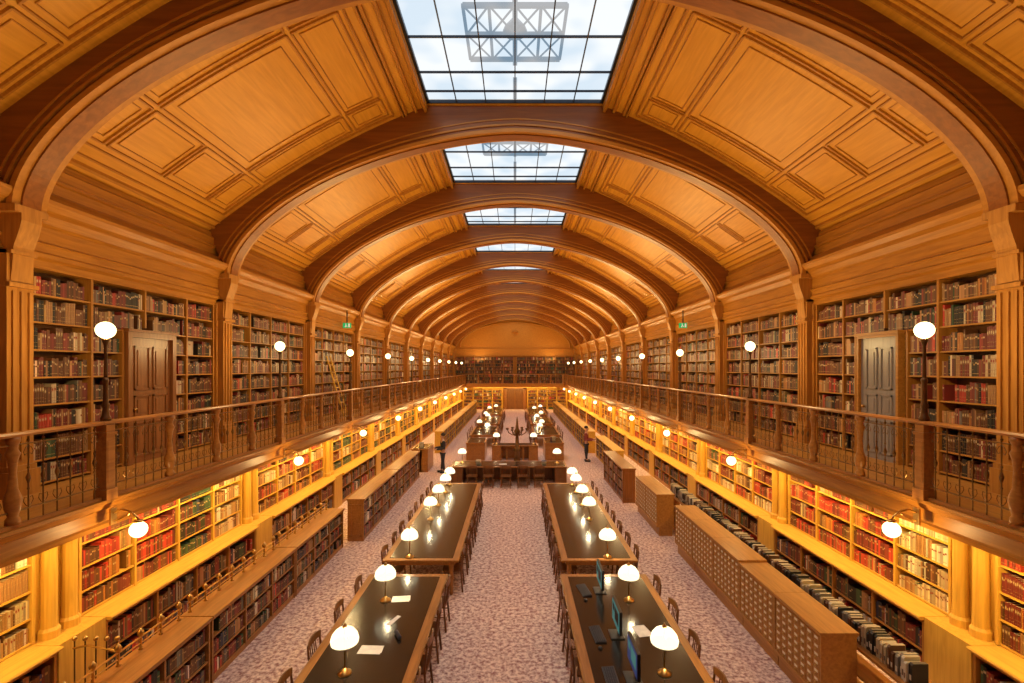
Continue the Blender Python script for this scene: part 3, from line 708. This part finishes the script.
for i,(y,src,n,q) in enumerate(((6.1,mb2,'blue-screened',0),(7.1,mt,'teal-screened',1),(8.5,mt,'teal-screened far',2))):
    lab='%s monitor on the right front table'%n
    if q<2: src.location=(1.5,y,.7545); src['label']=lab; src['group']='monitors'
    else: dup(src,(1.5,y,.7545),0,lab,'monitors')
    l='black keyboard in front of the %s monitor'%n
    if i==0: k.location=(1.22,y,.7545); k['label']=l; k['group']='keyboards'
    else: dup(k,(1.22,y,.7545),.08*i,l,'keyboards')
    l='black mouse beside the %s monitor keyboard'%n
    if i==0: mo.location=(1.2,y-.35,.7545); mo['label']=l; mo['group']='mice'
    else: dup(mo,(1.2,y-.35,.7545),0,l,'mice')
for i,(x,y,w,h,rz,l) in enumerate(((-1.95,8.2,.3,.21,.1,'loose sheets of white paper on the left front table, farthest'),(-2.02,6.72,.32,.2,-.05,'white open sheet on the left front table beside the nearest lamp'),(-1.9,7.5,.07,.3,-.4,'narrow white slip on the left front table'),(1.9,7.2,.21,.3,.2,'white sheet behind the teal screen on right front table'),(-.5,19.7,.3,.2,.1,'white papers on the middle of the cross desk'))):
    mb=MB().box(-w/2,w/2,-h/2,h/2,0,.003)
    mb.prism([(-w/2+.02,-h/2+.01),(w/2+.015,-h/2+.03),(w/2,h/2),(-w/2+.01,h/2-.02)],.003,.0045,'z')
    o=build(mb,'paper_sheet','paper',None,(x,y,.7545)); o.rotation_euler=(0,0,rz); tag(o,l,'paper','papers on the tables')
t=thing('pencil_case','small dark pencil case beside the papers on left front table','pencil case',(-1.72,7.05,.7545),.5)
pc=build(MB().lathe([(.02,-.1),(.03,-.09),(.03,.09),(.02,.1)],n=10),'case','darkcloth',t,smooth=True)
pc.rotation_euler=(PI/2,0,0); pc.location=(0,0,.03)
# ---------------- card catalogues
def catalog():
    t=thing('card_catalogue','x','card catalogue'); yh=.583
    build(MB().box(.0,.46,-yh+.004,yh-.004,.3,1.14).box(.05,.42,-yh+.01,yh-.01,.0,.3).box(-.025,.48,-yh+.002,yh-.002,.25,.3),'body','cat',t)
    build(MB().box(-.035,.49,-yh+.001,yh-.001,1.165,1.2).box(-.02,.475,-yh+.002,yh-.002,1.14,1.165),'top','cat',t)
    build(MB().box(-.02,0,-yh+.006,-yh+.03,.3,1.14).box(-.02,0,yh-.03,yh-.006,.3,1.14),'corner_strip','cat',t)
    cw=.156; rh=.116; D=None
    for i in range(7):
        for j in range(7):
            yy=-.468+cw*j; z=.315+rh*i
            if D is None:
                mb=MB(); mb.add([(0,-.073,0),(0,.073,0),(0,.073,.108),(0,-.073,.108),(-.014,-.066,.007),(-.014,.066,.007),(-.014,.066,.101),(-.014,-.066,.101)],[(4,5,6,7),(0,1,5,4),(1,2,6,5),(2,3,7,6),(3,0,4,7)])
                d=build(mb,'drawer','cat',t,(0,yy,z))
                build(MB().box(-.018,-.0141,-.034,.034,.056,.087),'label_card','card',d)
                build(MB().ball(-.026,0,.03,.013,8,5).box(-.02,-.014,-.036,.036,.05,.055),'pull','brass',d,smooth=True); D=d
            else:
                d=D.copy(); C.objects.link(d); d.parent=t; KIDS[t.name].append(d); d.location=(0,yy,z)
                for q in KIDS[D.name]:
                    e=q.copy(); C.objects.link(e); e.parent=d; KIDS.setdefault(d.name,[]).append(e)
    return t
ct=catalog()
for i in range(7):
    y=(6.98+1.17*i) if i<5 else (14.0+1.17*(i-5)); x=4.1 if i<5 else 3.98
    l='oak card catalogue of small labelled drawers right of the tables, %s from the viewer'%ordw(i+1)
    if i==0: ct.location=(x,y,0); ct['label']=l; ct['group']='card catalogues'; o=ct
    else: o=dup(ct,(x,y,0),0,l,'card catalogues')
    o.scale=(1,1,(.97,.97,1,1,1,.97,.97)[i])
t=thing('display_shelf','long low shelf behind the card catalogues carrying a row of files','shelf',(4.66,10.2,0))
build(box(0,.4,-4.5,4.5,.86,.9),'top','tbl',t)
for y in (-4.48,-2.5,0,2.5,4.48): build(box(.02,.38,y-.015,y+.015,0,.86),'upright','tbl',t)
for z in (.1,.48): build(box(.02,.38,-4.46,4.46,z,z+.025),'shelf','tbl',t)
fc={'black':(.02,.02,.02),'brown':(.12,.05,.02),'white':(.62,.57,.46),'cream':(.5,.4,.25),'grey':(.2,.18,.15)}; FM={}
for c,v in fc.items():
    mb=MB(); mb.prism([(0,0),(.2,0),(.2,.27),(.02,.27),(0,.25)],-.5,.5,'y',v)
    mb.box(-.002,0,-.3,.3,.05,.12,(.7,.62,.48) if c in('black','grey','brown') else (.15,.1,.08)); mb.box(.03,.195,-.36,.36,.27,.272,(.5,.44,.33) if c!='black' else (.12,.1,.08))
    FM[c]=mesh(mb,'magazine_file','book')
y=5.75; i=0; cc='black'
while y<14.6:
    if random.random()<.55: cc=random.choices(list(fc),[6,4,2.5,3,2])[0]
    w=random.uniform(.035,.055); i+=1
    tag(inst('magazine_file',FM[cc],(4.72+random.uniform(0,.04),y+w/2,.901),0,(1,w*.94,random.uniform(.85,1.1))),'%s magazine file, %s in the row behind the card catalogues'%(cc,ordw(i)),'magazine file','magazine files behind the card catalogues')
    y+=w
for i in range(3):
    t=thing('brass_rail','brass rail with ball finials on left low bookcase, %s from the viewer'%ordw(i+1),'rail',(-4.9,5.75+2.74*i,1.021),0,'brass rails')
    mb=MB().tube([(0,-1.3,.16),(0,1.3,.16)],.014,6).tube([(0,-1.3,.08),(0,1.3,.08)],.009,6); build(mb,'rail','brass',t)
    for j in range(8): build(MB().lathe([(.03,0),(.016,.02),(.016,.17),(.034,.19),(.04,.225),(.025,.25),(.002,.28)],0,-1.25+j*.357,0,8),'finial_post','brass',t,smooth=True)
t=thing('stair_railing','small curled iron railing with brass knobs in the lower left corner','railing',(-5.5,6.3,0))
for j in range(5):
    x=-.28+.14*j; build(MB().tube([(x,0,0.001),(x,0,1.12)],.009,6),'post','bronze',t); build(MB().ball(x,0,1.15,.032,10,7),'knob','brass',t,smooth=True)
build(MB().tube([(-.3,0,1.02),(-.1,0,1.06),(.1,0,1.02),(.3,0,.98)],.014,6),'top_bar','brass',t)
build(MB().tube([(-.3,0,.3),(.3,0,.3)],.01,6),'lower_bar','bronze',t)
for s in (-1,1):
    t=thing('exit_sign','green exit sign with white figure on the %s cornice'%SD[s],'sign',(s*6.72,19.2,6.3),0,'exit signs')
    build(box(-.02,.02,-.01,.02,.2,.7),'hanger','steel',t)
    build(box(-.16,.16,-.02,.02,0,.2),'panel','green',t)
    g=MB().ball(-.04,-.022,.165,.018,8,5).box(-.055,-.02,-.026,-.021,.085,.145).box(-.08,-.04,-.026,-.021,.03,.085).box(-.02,.02,-.026,-.021,.05,.085).box(.06,.12,-.026,-.021,.03,.175)
    build(g,'pictogram','white',t)
t=thing('library_ladder','wooden ladder leaning on the left gallery bookcases','ladder',(-6.45,17.6,GF+.001))
for yy in (-.2,.2): build(MB().tube([(.25,yy,0),(-.4,yy*.8,2.2)],.025,5),'rail','gold',t)
for i in range(7):
    f=(i+.8)/8; build(MB().tube([(.25-.65*f,-.2,2.2*f),(.25-.65*f,.2,2.2*f)],.016,5),'rung','gold',t)
# ---------------- people
def skin(name,J,E,m,par,root=0):
    me=bpy.data.meshes.new(name); me.from_pydata([j[:3] for j in J],E,[]); me.materials.append(M[m])
    o=bpy.data.objects.new(name,me); C.objects.link(o); o.parent=par; KIDS.setdefault(par.name,[]).append(o)
    o.modifiers.new('Skin','SKIN')
    for i,j in enumerate(J): me.skin_vertices[0].data[i].radius=(j[3],j[4] if len(j)>4 else j[3])
    me.skin_vertices[0].data[root].use_root=True
    sb=o.modifiers.new('Sub','SUBSURF'); sb.levels=1; sb.render_levels=2
    return o
def person(loc,rz,label,top,bot,pose=0):
    t=thing('person',label,'person',loc,rz)
    ax=.25 if pose else .0
    J=[(0,0,.95,.13,.1),(0,0,1.15,.12,.09),(0,0,1.38,.15,.1),(0,0,1.47,.06),(0,-.01,1.55,.055),(0,-.02,1.62,.085,.09),(0,-.01,1.7,.08,.085)]
    E=[(0,1),(1,2),(2,3),(3,4),(4,5),(5,6)]
    J.append((0,-.115,1.6,.015)); E.append((5,7))
    for s in (-1,1):
        n=len(J); J+=[(s*.19,0,1.4,.055),(s*.24,.0,1.12,.042),(s*.22,-.12-ax,.95+ax*.6,.032),(s*.215,-.17-ax,.93+ax*.6,.028)]; E+=[(2,n),(n,n+1),(n+1,n+2),(n+2,n+3)]
        for q,(dx,l) in enumerate(((-.03,.07),(-.012,.08),(.008,.085),(.026,.065))):
            J+=[(s*.215+dx,-.2-ax,.92+ax*.6,.009),(s*.215+dx,-.17-ax-l,.9+ax*.6,.008)]; m_=len(J); E+=[(n+3,m_-2),(m_-2,m_-1)]
        J.append((s*.17,-.2-ax,.95+ax*.6,.009)); E.append((n+3,len(J)-1))
        n=len(J); J+=[(s*.1,0,.88,.09),(s*.11,-.02*s,.5,.06),(s*.12,.03*s,.1,.042),(s*.12,-.13+.03*s,.04,.035)]; E+=[(0,n),(n,n+1),(n+1,n+2),(n+2,n+3)]
    skin('body',J,E,'skin',t)
    J=[(0,0,.9,.16,.13),(0,0,1.15,.145,.11),(0,0,1.38,.165,.12),(0,0,1.46,.08)]; E=[(0,1),(1,2),(2,3)]
    for s in (-1,1):
        n=len(J); J+=[(s*.2,0,1.4,.07),(s*.245,0,1.12,.056),(s*.222,-.1-ax,.96+ax*.5,.045)]; E+=[(2,n),(n,n+1),(n+1,n+2)]
    skin('jacket',J,E,top,t)
    J=[(0,0,.95,.15,.12)];E=[]
    for s in (-1,1):
        n=len(J); J+=[(s*.1,0,.85,.1),(s*.11,-.02*s,.5,.075),(s*.12,.03*s,.12,.06)]; E+=[(0,n),(n,n+1),(n+1,n+2)]
    skin('trousers',J,E,bot,t)
    for s in (-1,1): build(MB().box(s*.12-.05,s*.12+.05,-.19+.03*s,.08+.03*s,0,.09),'shoe','black',t)
    build(MB().lathe([(.092,-.02),(.1,.04),(.08,.09),(.02,.115)],0,.012,1.68,12),'hair','hair',t,smooth=True)
    build(MB().ball(-.03,-.1,1.645,.011,6,5).ball(.03,-.1,1.645,.011,6,5),'eyes','black',t)
person((-3.25,21.6,0),-1.2,'person in dark clothes standing at the left service counter','darkcloth','darkcloth',1)
person((3.6,24.2,0),1.3,'person in maroon jacket standing by the low bookcase right of the staff desk','redcloth','darkcloth',1)
# ---------------- lights
def alight(name,w,col,sx,sy,loc,rot,spread=None):
    l=bpy.data.lights.new(name,'AREA'); l.shape='RECTANGLE'; l.size=sx; l.size_y=sy; l.energy=w; l.color=col
    if spread: l.spread=spread
    o=bpy.data.objects.new(name,l); C.objects.link(o); o.location=loc; o.rotation_euler=rot; return o
for s in (-1,1):
    for b in range(-1,10):
        yc=RY(b)+2.39
        alight('under_gallery_light',80+(40 if b>5 else 0),(1,.64,.18),.08,4.0,(s*5.68,yc,2.57),(0,-s*math.atan2(.6,.8),0))
        alight('uplight',72 if b<2 else (108 if b<5 else 140),(1,.67,.24),.6,4.4,(s*4.0,yc,5.4),(PI,0,0))  # added fill hanging in mid-air to light the vault evenly, no real fixture
for b in range(-1,10):
    alight('skylight_daylight',75,(1,.9,.72),3.6,3.6,(0,RY(b)+2.39,10.7),(0,0,0),2.6)
alight('far_gallery_light',190,(1,.64,.2),9,.1,(0,YE-1.9,2.5),(.75,0,0))  # added fill to brighten the far-end bookcases, not an actual lamp
w=bpy.data.worlds.new('sky'); S.world=w; w.use_nodes=True
w.node_tree.nodes['Background'].inputs[0].default_value=(.9,.96,1,1); w.node_tree.nodes['Background'].inputs[1].default_value=1.15
# ---------------- camera
cd=bpy.data.cameras.new('camera'); co=bpy.data.objects.new('camera',cd); C.objects.link(co); S.camera=co
co.location=(0,0,ZC); co.rotation_euler=(PI/2,0,0); cd.sensor_width=36; cd.lens=F/1024*36; cd.shift_y=26.5/1024; cd.shift_x=-3/1024; cd.clip_start=.05; cd.clip_end=300
